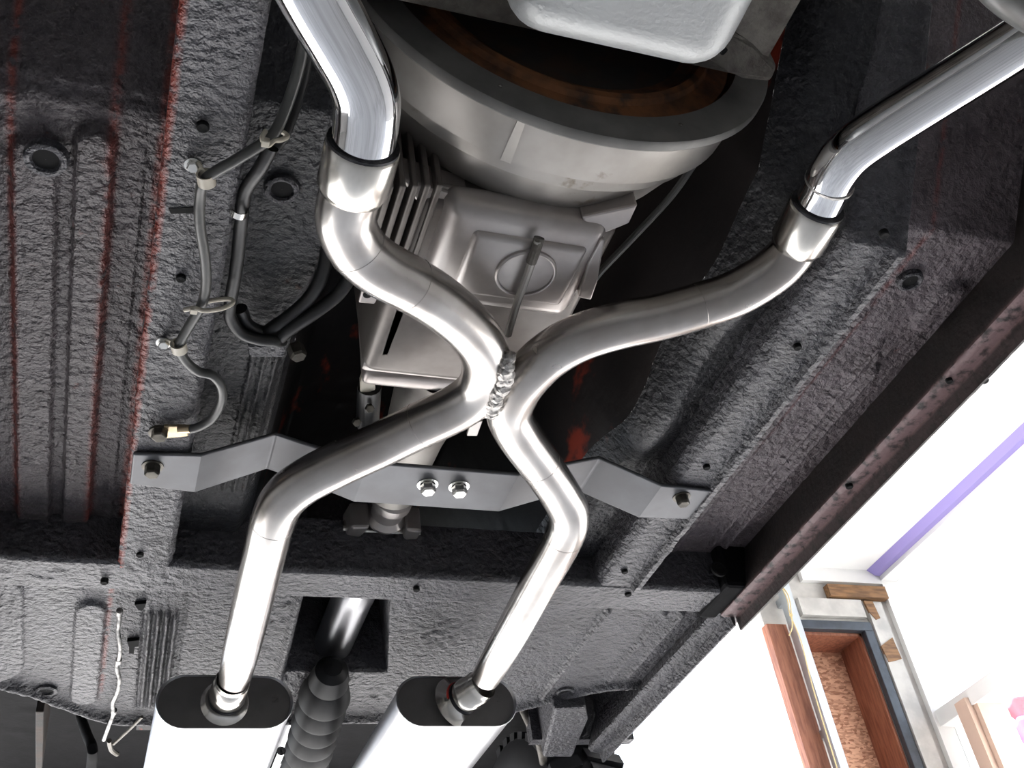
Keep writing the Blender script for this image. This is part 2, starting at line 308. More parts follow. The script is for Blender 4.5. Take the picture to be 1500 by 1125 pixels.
# door track with the twine
t = root('door_track', (3.24, YB-.07, 0), 'galvanised garage door track standing beside the wooden jamb', 'track')
pts = [(0, 0), (.044, 0), (.044, .018), (.036, .018), (.036, .008), (.010, .008), (.010, .045), (.036, .045), (.036, .036), (.044, .036), (.044, .055), (0, .055)]
MB().prism([(3.205+a, YB-.10+b, 0) for a, b in pts], (0, 0, 3.62)).build('rail_channel', M['track'], t, False)
for z in (0.6, 1.7, 2.8, 3.5): MB().box((3.21, YB-.045, z), (3.26, YB, z+.04)).build('bracket', M['track'], t, False)
sp = curve([(3.185, YB-.12, 3.56), (3.19, YB-.125, 3.48), (3.182, YB-.12, 3.40), (3.192, YB-.125, 3.25), (3.178, YB-.12, 3.0), (3.17, YB-.12, 2.6), (3.165, YB-.12, 2.1)], 8)
tw = MB().tube(sp, .003, 8)
tw.tube(curve([(3.192, YB-.11, 3.57), (3.20, YB-.13, 3.50), (3.185, YB-.128, 3.40), (3.17, YB-.12, 3.33), (3.145, YB-.11, 3.29)], 8), .003, 8)
tw.lathe((3.184, YB-.123, 3.385), (0, 0, 1), [(0, .002), (.006, .008), (.016, .009), (.022, .003)], 10)
tag(tw.build('twine', M['string']), 'yellow twine knotted and hanging along the galvanised track', 'twine')
# bunting outside the side doorway
P0 = ray(1492, 1050) * (6.5 / ray(1492, 1050).x); P0.z += ZC
fl = root('hanging_flag', (P0.x, P0.y, P0.z-.6), 'red and violet cloth flag hanging outside the side doorway', 'flag')
V = []; F = []
for j in range(9):
    for i in range(13): V.append((P0.x + .03*math.sin(i*1.1+j*.3), P0.y - .02*j - .045*(i-3), P0.z + .12 - .035*j + .03*math.sin(i*.5)))
for j in range(8):
    for i in range(12): F.append((j*13+i, j*13+i+1, (j+1)*13+i+1, (j+1)*13+i))
o = obj('cloth', V, F, M['flag'], fl); m_ = o.modifiers.new('thick', 'SOLIDIFY'); m_.thickness = .006
V2 = [(x-.01, y+.02, z-.16) for x, y, z in V]; o = obj('cloth', V2, F, M['purplecloth'], fl); m_ = o.modifiers.new('thick', 'SOLIDIFY'); m_.thickness = .006
MB().tube([(P0.x+.04, P0.y-.25, 0), (P0.x+.04, P0.y-.25, P0.z+.2)], .02, 12).build('pole', M['white'], fl)

# ------------------------------------------------------------------ car underbody
FLOOR, RAIL = 0.98, 0.90
car = root('car_underbody', (0.43, 1.2, ZC+.86), 'black undercoated underside of a car raised on a lift', 'car body')
def bead(x, y, xa, xb, ya, yb, dep, e=.006):
    """rounded-end raised bead: positive towards the ground"""
    c = (xa+xb)/2; hw = (xb-xa)/2
    yy = max(ya+hw-y, 0, y-(yb-hw)); dd = math.hypot(x-c, yy) if yy > 0 else abs(x-c)
    return dep * (1 - ss(hw-e, hw+e*.2, dd))
def f_left(x, y):
    h = FLOOR
    if y < .745: h += min(.5, (.745-y)*1.15)
    h += .008*math.exp(-((y-.745)/.006)**2)
    b = bead(x, y, -.089, -.046, .775, 1.62, .015) + bead(x, y, -.152, -.102, .80, 1.62, .013) + bead(x, y, -.26, -.20, .80, 1.62, .010) + bead(x, y, -.022, -.016, .8, 1.62, .004, .004)
    k = 1.0 if y > .74 else .45
    lum = .0036*lump(x, y, 0, 60)*k + .0022*k*max(0, noise.noise((x*30, y*24, 3)))
    w = max(math.exp(-((x+.150)/.004)**2), .8*math.exp(-((x+.050)/.005)**2), .9*ss(-.010, -.001, x))*(.9 if y < 1.52 else .2)
    return h - b - lum, min(1, w)
grid('floor_pan', -.235, .0, 90, .0, 1.56, 320, f_left, M['coat_red'], car)
def f_right(x, y):
    h = FLOOR
    if y < .72: h += (.72-y)*1.1
    b = bead(x, y, 1.010, 1.024, .93, 1.50, .010, .005) + bead(x, y, 1.036, 1.050, .98, 1.50, .012, .005) + bead(x, y, 1.035, 1.085, .80, .90, .010)
    b += .006*math.exp(-((x-.952)/.006)**2)*ss(.82, .9, y)
    lum = .0024*lump(x, y, 4, 62) + .006*math.exp(-((x-.93)**2+(y-.88)**2)/.004)*max(0, noise.noise((x*40, y*40, 9)))
    w = .5*math.exp(-((x-.958)/.004)**2)*ss(1.3, 1.0, y)
    return h - b - lum, w
grid('floor_pan', .84, 1.095, 90, .15, 1.56, 270, f_right, M['coat_lifted'], car)
def f_tun(x, y):
    k = ss(.9, 1.05, y)                     # the flat beside the frame rail narrows rearward
    xl = .185 - .02*k
    a = .965 + .30*ss(xl, xl+.11, x)
    c = .955 + .32*(1-ss(.56, .745, x))
    bul = .05*math.exp(-(((x-.70)/.055)**2 + ((y-1.12)/.12)**2))
    h = min(a, c) - bul - .04*math.exp(-(((x-.72)/.04)**2 + ((y-.84)/.09)**2))
    if y < .70: h += (.70-y)*.8
    for c0 in (.118, .133, .148, .163):
        h -= .006*math.exp(-((x-c0-.02*k)/.0035)**2)*ss(1.03, 1.05, y)*ss(1.42, 1.40, y)
    return h - .0022*lump(x, y, 8, 45), 0
grid('tunnel_flank', .07, .20, 70, .1, 1.66, 220, f_tun, M['coat_shaded'], car)
grid('transmission_tunnel', .20, .695, 150, .1, 2.3, 260, f_tun, M['tunnel'], car)
grid('tunnel_flank', .695, .79, 40, .1, 1.66, 240, f_tun, M['coat_shaded'], car)
grid('tunnel_end', .07, .20, 20, 1.66, 2.3, 60, f_tun, M['tunnel'], car)
grid('tunnel_end', .695, .79, 20, 1.66, 2.3, 60, f_tun, M['tunnel'], car)
def yedge(x): return 2.02 + .16*ss(-.2, .05, x) - .02*ss(.2, .7, x) - .17*ss(.7, 1.05, x)
def f_rear(x, y):
    h = .932
    b = bead(x, y, -.060, -.008, 1.70, 2.09, .008) + bead(x, y, -.30, -.134, 1.60, 2.01, .008)
    for c0 in (.058, .072, .086, .100): b += (.012*math.exp(-((x-c0-.03*(y-1.7))/.0032)**2) - .006*math.exp(-((x-c0+.0075-.03*(y-1.7))/.0035)**2))*ss(1.72, 1.74, y)*ss(2.12, 2.10, y)
    b -= .004*math.exp(-((x-.115-.02*(y-1.7))/.004)**2)
    b += bead(x, y, .866, .880, 1.66, 2.05, .008, .005) + bead(x, y, .982, .997, 1.66, 1.96, .008, .005) + bead(x, y, 1.020, 1.034, 1.66, 1.94, .008, .005)
    b += .012*math.exp(-((x-.295-.05*(y-1.68))/.008)**2)
    hx0, hx1 = .305+.06*(y-1.68), .445+.22*(y-1.68)
    hole = ss(hx0-.004, hx0+.012, x)*ss(hx1+.012, hx1-.004, x)*ss(1.64, 1.66, y)*ss(1.942, 1.932, y)
    h += hole*.26
    ye = yedge(x); h += .20*ss(ye, ye+.10, y) - .014*math.exp(-((y-ye+.012)/.012)**2)
    lum = .0024*lump(x, y, 12, 62)
    w = .8*math.exp(-((x+.006)/.004)**2)*ss(2.1, 2.0, y)
    return h - b - lum, w
grid('rear_floor_pan', -.235, 1.095, 480, 1.60, 2.40, 190, f_rear, M['coat'], car)
def f_kick(x, y):
    return 1.13 + .05*ss(2.35, 2.6, y) - .30*ss(3.3, 3.42, y) - .003*lump(x, y, 20, 40), 0
grid('trunk_floor', -.34, 1.20, 80, 2.30, 3.45, 80, f_kick, M['black'], car)
MB().box((.93, 2.27, ZC+.93), (1.185, 2.30, ZC+1.2)).build('wheelhouse', M['coat'], car, False)
MB().box((1.165, 2.20, ZC+1.02), (1.185, 3.45, ZC+1.3)).build('quarter_panel', M['black'], car, False)
def lumpy_beam(name, prof, axis, a0, a1, n, matl, amp=.0022, off=None, wear=None, s=60):
    """closed profile (list of 2-D points, refined) run along Y ('Y': prof = x,h) or X ('X': prof = y,h)"""
    P = []
    for i in range(len(prof)):
        p, q = prof[i], prof[(i+1) % len(prof)]; L = math.hypot(q[0]-p[0], q[1]-p[1]); k = max(1, int(L/.006))
        for j in range(k): P.append((p[0]+(q[0]-p[0])*j/k, p[1]+(q[1]-p[1])*j/k))
    m = len(P); cx = sum(p[0] for p in P)/m; ch = sum(p[1] for p in P)/m; V = []; F = []; A = []
    for i in range(n+1):
        t_ = a0+(a1-a0)*i/n; dz = off(t_) if off else 0
        for (p, h) in P:
            x, y = (p, t_) if axis == 'Y' else (t_, p)
            l_ = amp*lump(x, y, h, s); d = Vector((p-cx, h-ch)); d = d.normalized() if d.length > 1e-6 else d
            pp, hh = p + d.x*l_, h + d.y*l_ + dz
            V.append((pp, t_, hh+ZC) if axis == 'Y' else (t_, pp, hh+ZC)); A.append(wear(p, h, t_) if wear else 0)
    for i in range(n):
        for k in range(m): F.append((i*m+k, i*m+(k+1) % m, (i+1)*m+(k+1) % m, (i+1)*m+k))
    F.append(tuple(range(m))); F.append(tuple(n*m+k for k in range(m)))
    return obj(name, V, F, matl, car, True, A, sharp=60)
rw = lambda p, h, y: 1.0 if (p < .0045 and h < .925) else 0
lumpy_beam('frame_rail', [(.000, .985), (.000, .904), (.004, .900), (.070, .900), (.078, .908), (.078, .985)], 'Y', .2, 1.54, 220, M['coat'], wear=rw)
lumpy_beam('frame_rail', [(.785, .985), (.785, .915), (.797, .901), (.850, .900), (.854, .890), (.862, .889), (.867, .896), (.866, .985)], 'Y', .50, 1.527, 190, M['coat'], off=lambda y: 1.15*max(0, .70-y), wear=lambda p, h, y: 0.0)
lumpy_beam('seat_crossmember', [(1.525, 1.0), (1.525, .906), (1.531, .900), (1.612, .905), (1.63, .915), (1.63, 1.0)], 'X', -.235, 1.065, 210, M['coat'], amp=.0028)
# rocker: inner face, bottom flange and the pinch weld
rk = [(1.092, .985), (1.066, .893), (1.070, .889), (1.096, .889), (1.098, .863), (1.102, .863), (1.104, .889), (1.17, .93), (1.19, 1.15), (1.092, 1.15)]
rk_pink_lit = lambda p, h, y: (.95 if 1.064 < p < 1.0975 and .885 < h < .8935 else (.12 if p < 1.1 and h < .9 else .0))  # pinkish bottom strip, its colour also lightened as the lit face
lumpy_beam('rocker', rk, 'Y', -.1, 1.60, 190, M['rock'], amp=.0010, wear=rk_pink_lit)
rk2 = [(1.092, .985), (1.058, .905), (1.064, .897), (1.084, .892), (1.088, .872), (1.092, .872), (1.094, .892), (1.16, .93), (1.18, 1.15), (1.092, 1.15)]
lumpy_beam('rocker', rk2, 'Y', 1.60, 2.26, 80, M['coat'], amp=.0010)
lumpy_beam('rocker', [(.86-p, h) for p, h in rk], 'Y', -.1, 2.26, 190, M['rock'], amp=.0010)
# boxed end of the seat crossmember, with its round access hole
bev(MB().box((1.03, 1.50, ZC+.897), (1.095, 1.625, ZC+.99)).build('torque_box', M['black'], car, False), .008)
def plug(x, y, h, r, deep=.010, m=M['coat']):
    mb = MB().lathe((x, y, ZC+h), (0, 0, 1), [(.006, r*1.75), (-.003, r*1.6), (-.0045, r*1.35), (-.004, r*1.15), (-.001, r*1.0), (deep, r*.95)], 24)
    o = mb.build('drain_ring', m, car)
    c = MB().lathe((x, y, ZC+h), (0, 0, 1), [(-.0005, r*1.0), (-.0008, .0005)], 20).build('drain_hole', M['hole'], car)
for u, v, h, r in ((67, 233, .9655, .0135), (413, 277, .962, .012), (1333, 411, .976, .011), (68, 1011, .93, .012), (828, 1013, .93, .012)):
    p = at(u, v, h); plug(p.x, p.y, h, r)
for u, v, h, r in ((297, 185, .8985, .0065), (265, 407, .8985, .0055), (205, 812, .8985, .0055), (1295, 343, .9, .006), (1168, 508, .8985, .0055), (1035, 684, .8985, .0055),
                   (915, 837, .8985, .0055), (610, 863, .898, .0055), (1442, 557, .8875, .006), (1244, 712, .8875, .006), (153, 852, .898, .006), (920, 870, .90, .006), (1390, 557, .8875, .005)):
    p = at(u, v, h); MB().lathe((p.x, p.y, ZC+h), (0, 0, 1), [(.004, r), (-.0022, r), (-.0035, r*.8), (-.003, .0003)], 14).build('bolt_hole', M['hole'], car)
bev(MB().prism([at(246, 305, .8992), at(284, 303, .8992), at(286, 309, .8992), at(282, 313, .8992), at(250, 314, .8992)], (0, 0, .012)).build('slot', M['hole'], car, False), .001)
for pp in ([(186, 940), (204, 938), (203, 947), (197, 948), (196, 958), (189, 957), (189, 948)], [(0, 975), (16, 975), (14, 983), (9, 983), (8, 996), (3, 996), (3, 984), (0, 983)], [(197, 886), (214, 884), (212, 890), (208, 895), (203, 894)]):
    MB().prism([at(u, v, .9255) for u, v in pp], (0, 0, .012)).build('slot', M['hole'], car, False)
p = at(1063, 866, .88); MB().lathe((p.x+.004, 1.4985, ZC+.93), (0, 1, 0), [(.003, .0155), (-.002, .0155), (-.003, .012), (.0, .011), (.0005, .0002)], 20).build('access_hole', M['hole'], car)

# ------------------------------------------------------------------ engine
eng = root('engine', (0.40, 0.2, ZC+.84), 'engine with silver painted oil pan in front of the bell housing', 'engine')
def rbox(a, b, r, seg=3, taper=None):
    bm = bmesh.new(); bmesh.ops.create_cube(bm, size=1)
    for v in bm.verts:
        q = [a[i] + (b[i]-a[i])*(v.co[i]+.5) for i in range(3)]
        if taper and v.co.z < 0: q[0] = (a[0]+b[0])/2 + (q[0]-(a[0]+b[0])/2)*taper[0]; q[1] = (a[1]+b[1])/2 + (q[1]-(a[1]+b[1])/2)*taper[1]
        v.co = q
    bmesh.ops.bevel(bm, geom=bm.edges[:], offset=r, segments=seg, profile=.5, affect='EDGES')
    V = [v.co.copy() for v in bm.verts]; bm.verts.index_update(); F = [[v.index for v in f.verts] for f in bm.faces]; bm.free(); return MB().add(V, F)
rbox((.262, -.15, ZC+.845), (.508, .512, ZC+1.06), .040, 6, (.9, .97)).build('oil_pan', M['oilpan'], eng)
rbox((.17, -.25, ZC+.99), (.62, .575, ZC+1.35), .012, 2).build('engine_block', M['castgrey'], eng)
rbox((.20, -.2, ZC+.985), (.48, .50, ZC+1.03), .010, 3).build('pan_rail', M['oilpan'], eng)
fo = MB().prism([at(1035, 88, .985), at(1068, 42, .985), at(1105, 62, .99), at(1140, 98, .99), at(1130, 122, .985), at(1088, 118, .98), at(1062, 103, .98)], (0, 0, .05))
bev(fo.build('block_ear', M['castgrey'], eng, False), .006)
p = at(1060, 75, .982); MB().lathe(p, (0, 0, 1), [(.01, .0045), (-.0005, .0045), (-.001, .0003)], 12).build('dowel_hole', M['hole'], eng)

# ------------------------------------------------------------------ transmission
tr = root('transmission', (0.42, 0.9, ZC+.88), 'cast aluminium transmission with large round bell housing', 'transmission')
BC = (0.42, 0.60, ZC+1.132); AY = (0, 1, 0)
MB().lathe(BC, AY, [(.010, .246), (.012, .246), (.035, .244), (.074, .240), (.077, .228), (.098, .226), (.102, .219), (.118, .214), (.150, .200), (.172, .15), (.19, .08)], 96, e=(0, 0, -1)).build('bell_housing', M['alu'], tr, sharp=25)
MB().lathe(BC, AY, [(.0, .219), (.0, .2595), (.002, .2605), (.011, .2605), (.013, .259), (.013, .24)], 96, e=(0, 0, -1)).build('flange_ring', M['rim'], tr, sharp=30)
MB().lathe(BC, AY, [(.0005, .221), (.03, .219), (.04, .21)], 96, e=(0, 0, -1)).build('bell_lip', M['rust'], tr, sharp=30)
MB().lathe(BC, AY, [(.020, .216), (.012, .213), (.010, .188), (.004, .184), (.003, .176), (.010, .170), (.016, .15), (.03, .02)], 96, e=(0, 0, -1)).build('flexplate', M['rust'], tr, sharp=30)
MB().lathe(BC, AY, [(.018, .168), (.015, .162), (.013, .12), (.012, .03)], 72, e=(0, 0, -1)).build('torque_converter', M['darkrust'], tr, sharp=40)
for a in (-58, -33, 13, 34):
    a = math.radians(a); q = Vector(BC) + Vector((math.sin(a)*.199, .015, -math.cos(a)*.199))
    MB().lathe(q, AY, [(-.003, .004), (-.0032, .0002)], 10).build('plate_hole', M['hole'], tr)
for a in (-27, 24):
    a = math.radians(a); q = Vector(BC) + Vector((math.sin(a)*.235, 0, -math.cos(a)*.235))
    MB().lathe(q, AY, [(.001, .0025), (-.0015, .0024), (-.002, .0003)], 10).build('locating_dowel', M['zinc'], tr)
a = math.radians(-19); dr = Vector((math.sin(a), 0, -math.cos(a))); c0 = Vector(BC) + dr*.244; sd_ = Vector((dr.z, 0, -dr.x))*.004
MB().prism([c0+Vector((0, .012, 0))+sd_, c0+Vector((0, .012, 0))-sd_, c0-dr*.012+Vector((0, .076, 0))-sd_*1.5, c0-dr*.012+Vector((0, .076, 0))+sd_*1.5], dr*.010).build('bell_rib', M['alu'], tr, False)
# angular foot under the bell
ft = MB().prism([at(852, 318, .915), at(935, 300, .915), at(922, 328, .915), at(880, 345, .915), at(858, 338, .915)], (0, 0, .05)); bev(ft.build('bell_foot', M['alu2'], tr, False), .003)
ft = MB().prism([at(588, 262, .93), at(700, 296, .93), at(655, 300, .93), at(632, 322, .93), at(600, 283, .93)], (0, 0, .04)); bev(ft.build('bell_foot', M['alu2'], tr, False), .003)
# main case, stepped sides and cooling fins
rbox((.262, .755, ZC+.925), (.525, 1.065, ZC+1.15), .018, 4, (.93, 1)).build('main_case', M['alu_dark'], tr)
for i, xx in enumerate((.232, .246, .260, .274, .288)):
    bev(MB().box((xx-.0035, .735, ZC+.905+.004*i), (xx+.0035, .845+.012*i, ZC+1.02)).build('cooling_fin', M['alu_dark'], tr, False), .002)
# pan with embossed panel, round boss and rolled rim
rbox((.296, .742, ZC+.905), (.502, .905, ZC+.945), .016, 5, (.90, .93)).build('pan', M['alu2'], tr)
bev(MB().box((.288, .748, ZC+.936), (.512, .912, ZC+.944)).build('pan_rim', M['alu'], tr, False), .003)
rbox((.335, .775, ZC+.8985), (.478, .875, ZC+.912), .006, 3, (.94, .94)).build('pan_panel', M['alu2'], tr)
p = at(770, 400, .898); MB().lathe(p, (0, 0, 1), [(.004, .0375), (-.0025, .0365), (-.004, .0345), (-.0035, .033), (-.001, .0325), (-.0012, .0005)], 48).build('pan_boss', M['alu2'], tr)
mb = MB(); sweep(mb, [(788, 352, .890), (783, 372, .888), (770, 410, .886), (757, 445, .884), (748, 475, .884), (744, 490, .886)], 10, 5, r=.0048); mb.build('shift_rod', M['alu'], tr)
mb = MB(); sweep(mb, [(790, 348, .893), (785, 365, .888), (778, 384, .886)], 10, 4, r=.0062); mb.build('rod_boot', M['castgrey'], tr)
bev(MB().prism([at(880, 352, .905), at(886, 352, .905), at(875, 415, .905), at(866, 440, .905), at(847, 436, .905), at(862, 385, .905)], (0, 0, .03)).build('side_bracket', M['alu2'], tr, False), .002)
# rear case with its flange, ribs and rear cover
rbox((.278, .92, ZC+.928), (.495, 1.045, ZC+1.12), .014, 3, (.95, 1)).build('rear_case', M['alu_dark'], tr)
bev(MB().prism([at(578, 450, .925), at(596, 455, .925), at(570, 522, .925), at(556, 522, .925)], (0, 0, .05)).build('case_rib', M['alu_dark'], tr, False), .003)
rbox((.272, 1.045, ZC+.932), (.485, 1.068, ZC+1.12), .006, 2).build('rear_flange', M['alu2'], tr)
rbox((.280, 1.072, ZC+.938), (.475, 1.105, ZC+1.11), .010, 3).build('rear_cover', M['alu2'], tr)
MB().lathe((.405, 1.10, ZC+1.005), AY, [(0, .075), (.05, .058), (.18, .046), (.33, .042), (.335, .036), (.34, .02)], 32).build('tail_housing', M['alu'], tr)
tb = bev(MB().prism([at(530, 423, .93), at(560, 424, .93), at(549, 446, .93), at(525, 444, .93)], (0, 0, .008)).build('mount_tab', M['alu2'], tr, False), .002)
p = at(538, 432, .929); MB().lathe(p, (0, 0, 1), [(.002, .0052), (-.0006, .0052), (-.001, .0002)], 14).build('tab_hole', M['hole'], tr)
bev(MB().prism([at(527, 562, .945), at(533, 545, .945), at(549, 540, .945), at(550, 572, .945), at(528, 580, .945)], (0, 0, .012)).build('shift_lever', M['nylon'], tr, False), .002)
mb = MB(); sweep(mb, [(541, 566, .955), (540, 590, .955), (538, 620, .955)], 14, 4, r=.0165); mb.build('solenoid', M['rubber_black'], tr)
for u, v in ((541, 597), (522, 617)):
    mb = MB(); hexbolt(mb, at(u, v, .935), (0.1, -.5, -1), .0065, .006); mb.build('bolt', M['dullbolt'], tr)
bev(MB().prism([at(690, 617, .905), at(707, 617, .905), at(699, 639, .905), at(684, 639, .905)], (0, 0, .006)).build('identification_tag', M['alu2'], tr, False), .001)
mb = MB(); sweep(mb, [(1022, 232, 1.0), (985, 285, .99), (930, 345, .975), (885, 392, .965), (870, 410, .96)], 10, 6, r=.0045)
tag(mb.build('speedometer_cable', M['rubber']), 'thin dark speedometer cable running up beside the bell housing', 'cable')

# ------------------------------------------------------------------ driveshaft
ds = root('driveshaft', (.42, 1.5, ZC+.95), 'silver driveshaft with universal joint behind the transmission', 'driveshaft')
SX = .410
MB().lathe((SX, 1.435, ZC+.995), AY, [(0, .028), (.004, .033), (.02, .033), (.024, .028), (.05, .027), (.06, .034), (.07, .030)], 28).build('slip_yoke', M['alu2'], ds)
for s_ in (-1, 1):
    bev(MB().prism([(SX+s_*.030, 1.485, ZC+.963), (SX+s_*.060, 1.495, ZC+.968), (SX+s_*.062, 1.545, ZC+.975), (SX+s_*.044, 1.55, ZC+.975), (SX+s_*.034, 1.52, ZC+.97)], (0, 0, .05)).build('yoke_ear', M['alu2'], ds, False), .005)
MB().tube([(SX-.066, 1.535, ZC+.99), (SX+.066, 1.535, ZC+.99)], .014, 18).build('joint_cross', M['zinc'], ds)
MB().lathe((SX, 1.55, ZC+.99), AY, [(0, .02), (.02, .032), (.05, .036), (.055, .0385), (.20, .0385), (.204, .0375), (1.1, .0375)], 32).build('shaft_tube', M['muffler'], ds)

# ------------------------------------------------------------------ transmission crossmember
xm = root('transmission_crossmember', (.43, 1.27, ZC+.89), 'bare grey steel crossmember plate bolted to both frame rails', 'crossmember')
prof = [(.004, .893), (.090, .893), (.187, .935), (.232, .921), (.313, .893), (.536, .893), (.615, .918), (.672, .935), (.767, .893), (.862, .893)]
V = []; F = []; TH = .006
for i, (x, h) in enumerate(prof):
    ya, yb = 1.227, 1.316
    if i == 0: ya, yb = 1.236, 1.306
    if i == len(prof)-1: ya, yb = 1.216, 1.296
    elif i > 5: ya, yb = 1.212, 1.302
    elif i in (4, 5): ya, yb = 1.214, 1.312
    elif i in (2, 3): ya, yb = 1.222, 1.306
    for y, z in ((ya, h), (yb, h), (yb, h+TH), (ya, h+TH)): V.append((x, y, z+ZC))
for i in range(len(prof)-1):
    for k in range(4): F.append((i*4+k, i*4+(k+1) % 4, i*4+4+(k+1) % 4, i*4+4+k))
F += [(0, 1, 2, 3), tuple(len(V)-4+k for k in range(4))]
bev(obj('plate', V, F, M['plate'], xm, False), .0025)
for u, v, m_, r in ((223, 690, 'dullbolt', .0105), (1000, 734, 'dullbolt', .0105), (627, 716, 'zinc', .0115), (673, 719, 'zinc', .0115)):
    p = at(u, v, .885)
    mb = MB(); hexbolt(mb, (p.x, p.y, ZC+.893), (.0, -.05, -1), r, .016); b_ = mb.build('bolt', M[m_], xm, False); bev(b_, .0008, 1)
    MB().lathe((p.x, p.y, ZC+.8935), (0, 0, -1), [(0, r*1.35), (.002, r*1.35), (.0022, r)], 20).build('washer', M[m_], b_)

# ------------------------------------------------------------------ exhaust
xp = root('exhaust_x_pipe', (.43, 1.0, ZC+.82), 'bare steel exhaust X-pipe joined by a weld in the middle', 'exhaust pipe')
# (u, v, level, radius) along the centre lines
LEFT = [(519, 272, .826, .0300), (509, 297, .826, .0302), (507, 328, .826, .0304), (524, 364, .826, .0306), (556, 392, .827, .0308), (602, 417, .832, .0308), (648, 446, .838, .0306),
        (688, 482, .844, .0302), (709, 515, .848, .0302), (712, 545, .850, .0302), (700, 574, .850, .0302), (668, 598, .850, .0300), (615, 623, .850, .0300), (560, 650, .848, .0300), (499, 678, .842, .0300),
        (445, 706, .835, .0300), (414, 733, .828, .0300), (399, 766, .822, .0300), (389, 806, .816, .0298), (376, 858, .808, .0296), (360, 925, .797, .0290), (349, 972, .790, .0272), (343, 994, .787, .0250)]
RIGHT = [(1168, 353, .915, .0280), (1158, 371, .912, .0282), (1138, 392, .906, .0284), (1108, 413, .898, .0286), (1070, 433, .890, .0286), (1025, 448, .882, .0286), (968, 464, .874, .0287), (902, 478, .866, .0290),
         (848, 495, .860, .0292), (806, 519, .856, .0294), (774, 549, .853, .0296), (754, 578, .852, .0298), (746, 606, .851, .0298), (759, 636, .850, .0298), (790, 679, .848, .0296), (818, 720, .844, .0296),
         (833, 752, .838, .0296), (826, 787, .832, .0294), (790, 853, .822, .0290), (752, 922, .808, .0282), (726, 968, .798, .0262), (712, 992, .794, .0245)]
mb = MB(); sweep(mb, LEFT, 32, 8); pl = mb.build('pipe', M['steel'], xp)
mb = MB(); sweep(mb, RIGHT, 32, 8); pr = mb.build('pipe', M['steel'], xp)
def seam(pix, i, parent, mat_, extra=.0004, tw=.0018):
    a, b = at(*pix[i-1][:3]), at(*pix[i+1][:3]); o_ = at(*pix[i][:3]); ax = (b-a).normalized(); r = pix[i][3]
    MB().lathe(o_, ax, [(-tw, r-.001), (-tw*.5, r+extra), (tw*.5, r+extra), (tw, r-.001)], 36).build('weld_seam', mat_, parent)
for i in (3, 5, 12, 17): seam(LEFT, i, pl, M['steel'])
for i in (5, 14, 17): seam(RIGHT, i, pr, M['steel'])
# lumpy weld where the two pipes touch
mb = MB(); wp = curve([tuple(at(745, 522, .832)), tuple(at(741, 545, .823)), tuple(at(733, 572, .822)), tuple(at(722, 597, .823)), tuple(at(714, 607, .832))], 9)
for k, p_ in enumerate(wp):
    rr = .0065 + .0035*math.sin(math.pi*k/len(wp)) + random.uniform(-.0012, .0015)
    c_ = Vector(p_) + Vector((random.uniform(-.003, .003), random.uniform(-.002, .002), random.uniform(-.001, .003)))
    mb.lathe(c_, (random.uniform(-1, 1), random.uniform(-1, 1), 1), [(-rr, .0004), (-rr*.7, rr*.72), (0, rr), (rr*.7, rr*.72), (rr, .0004)], 9)
mb.tube([Vector(p_)+Vector((0, 0, .006)) for p_ in wp], .010, 10); mb.build('weld_bead', M['weld'], xp)
def sleeve(a, b, ro, ri, rend, parent):
    a, b = Vector(a), Vector(b); L = (b-a).length
    o_ = MB().lathe(a, b-a, [(.03, ri-.001), (.0, ri), (-.0008, (ri+ro)/2), (.0, ro), (.004, ro+.0006), (L*.90, ro+.0003), (L*.97, ro-.002), (L*1.06, rend+.0015), (L*1.09, rend-.001)], 44).build('sleeve', M['steel_bright'], parent, sharp=50)
    MB().lathe(a, b-a, [(-.0025, ri-.004), (-.003, ri+.001), (.001, ri+.0015), (.004, ri)], 40).build('dark_joint', M['darkring'], o_)  # dark ring in the gap between tube and sleeve
    return o_
sleeve(at(532, 212, .830), at(516, 278, .826), .0352, .0335, .0303, xp)
sleeve(at(1197, 303, .917), at(1166, 357, .914), .0332, .0316, .0283, xp)
hl = root('header_pipe', at(505, 60, .80), 'mirror polished header pipe running into the sleeve beside the bell housing, nearest the wiring', 'exhaust pipe', 'polished header pipes')
mb = MB(); sweep(mb, [(405, -250, 1.06, .0318), (392, -225, .98, .0318), (384, -195, .90, .0318), (388, -160, .864, .0318), (404, -118, .852, .0318), (430, -70, .850, .0318), (466, 0, .846, .0316), (500, 60, .842, .0314), (524, 105, .839, .0312), (536, 140, .836, .0310), (537, 172, .833, .0308), (533, 205, .830, .0306), (529, 222, .829, .0306)], 40, 10)
mb.build('tube', M['chrome'], hl)
hr = root('header_pipe', at(1300, 180, .90), 'mirror polished header pipe reaching to the top right corner beside the rocker', 'exhaust pipe', 'polished header pipes')
HR = [(1700, -90, .905, .0280), (1600, -15, .908, .0280), (1490, 62, .910, .0280), (1344, 155, .913, .0280), (1285, 193, .914, .0280), (1246, 222, .915, .0280), (1222, 252, .916, .0280), (1207, 282, .917, .0280), (1198, 300, .917, .0279), (1193, 310, .917, .0279)]
mb = MB(); sweep(mb, HR, 40, 10); tb_ = mb.build('tube', M['chrome'], hr)
a_ = at(1215, 267, .9165); ax = (at(1207, 282, .917) - at(1222, 252, .916)).normalized()
MB().lathe(a_, ax, [(-.003, .027), (-.0015, .0292), (.0015, .0292), (.003, .027)], 40).build('weld_seam', M['weld'], tb_)
mb = MB(); sweep(mb, [(1425, -70, .86), (1462, -22, .86), (1505, 12, .865), (1570, 50, .87)], 20, 5, r=.020)
tag(mb.build('steering_link', M['rubber']), 'dark grey steering link crossing the top right corner', 'rod')

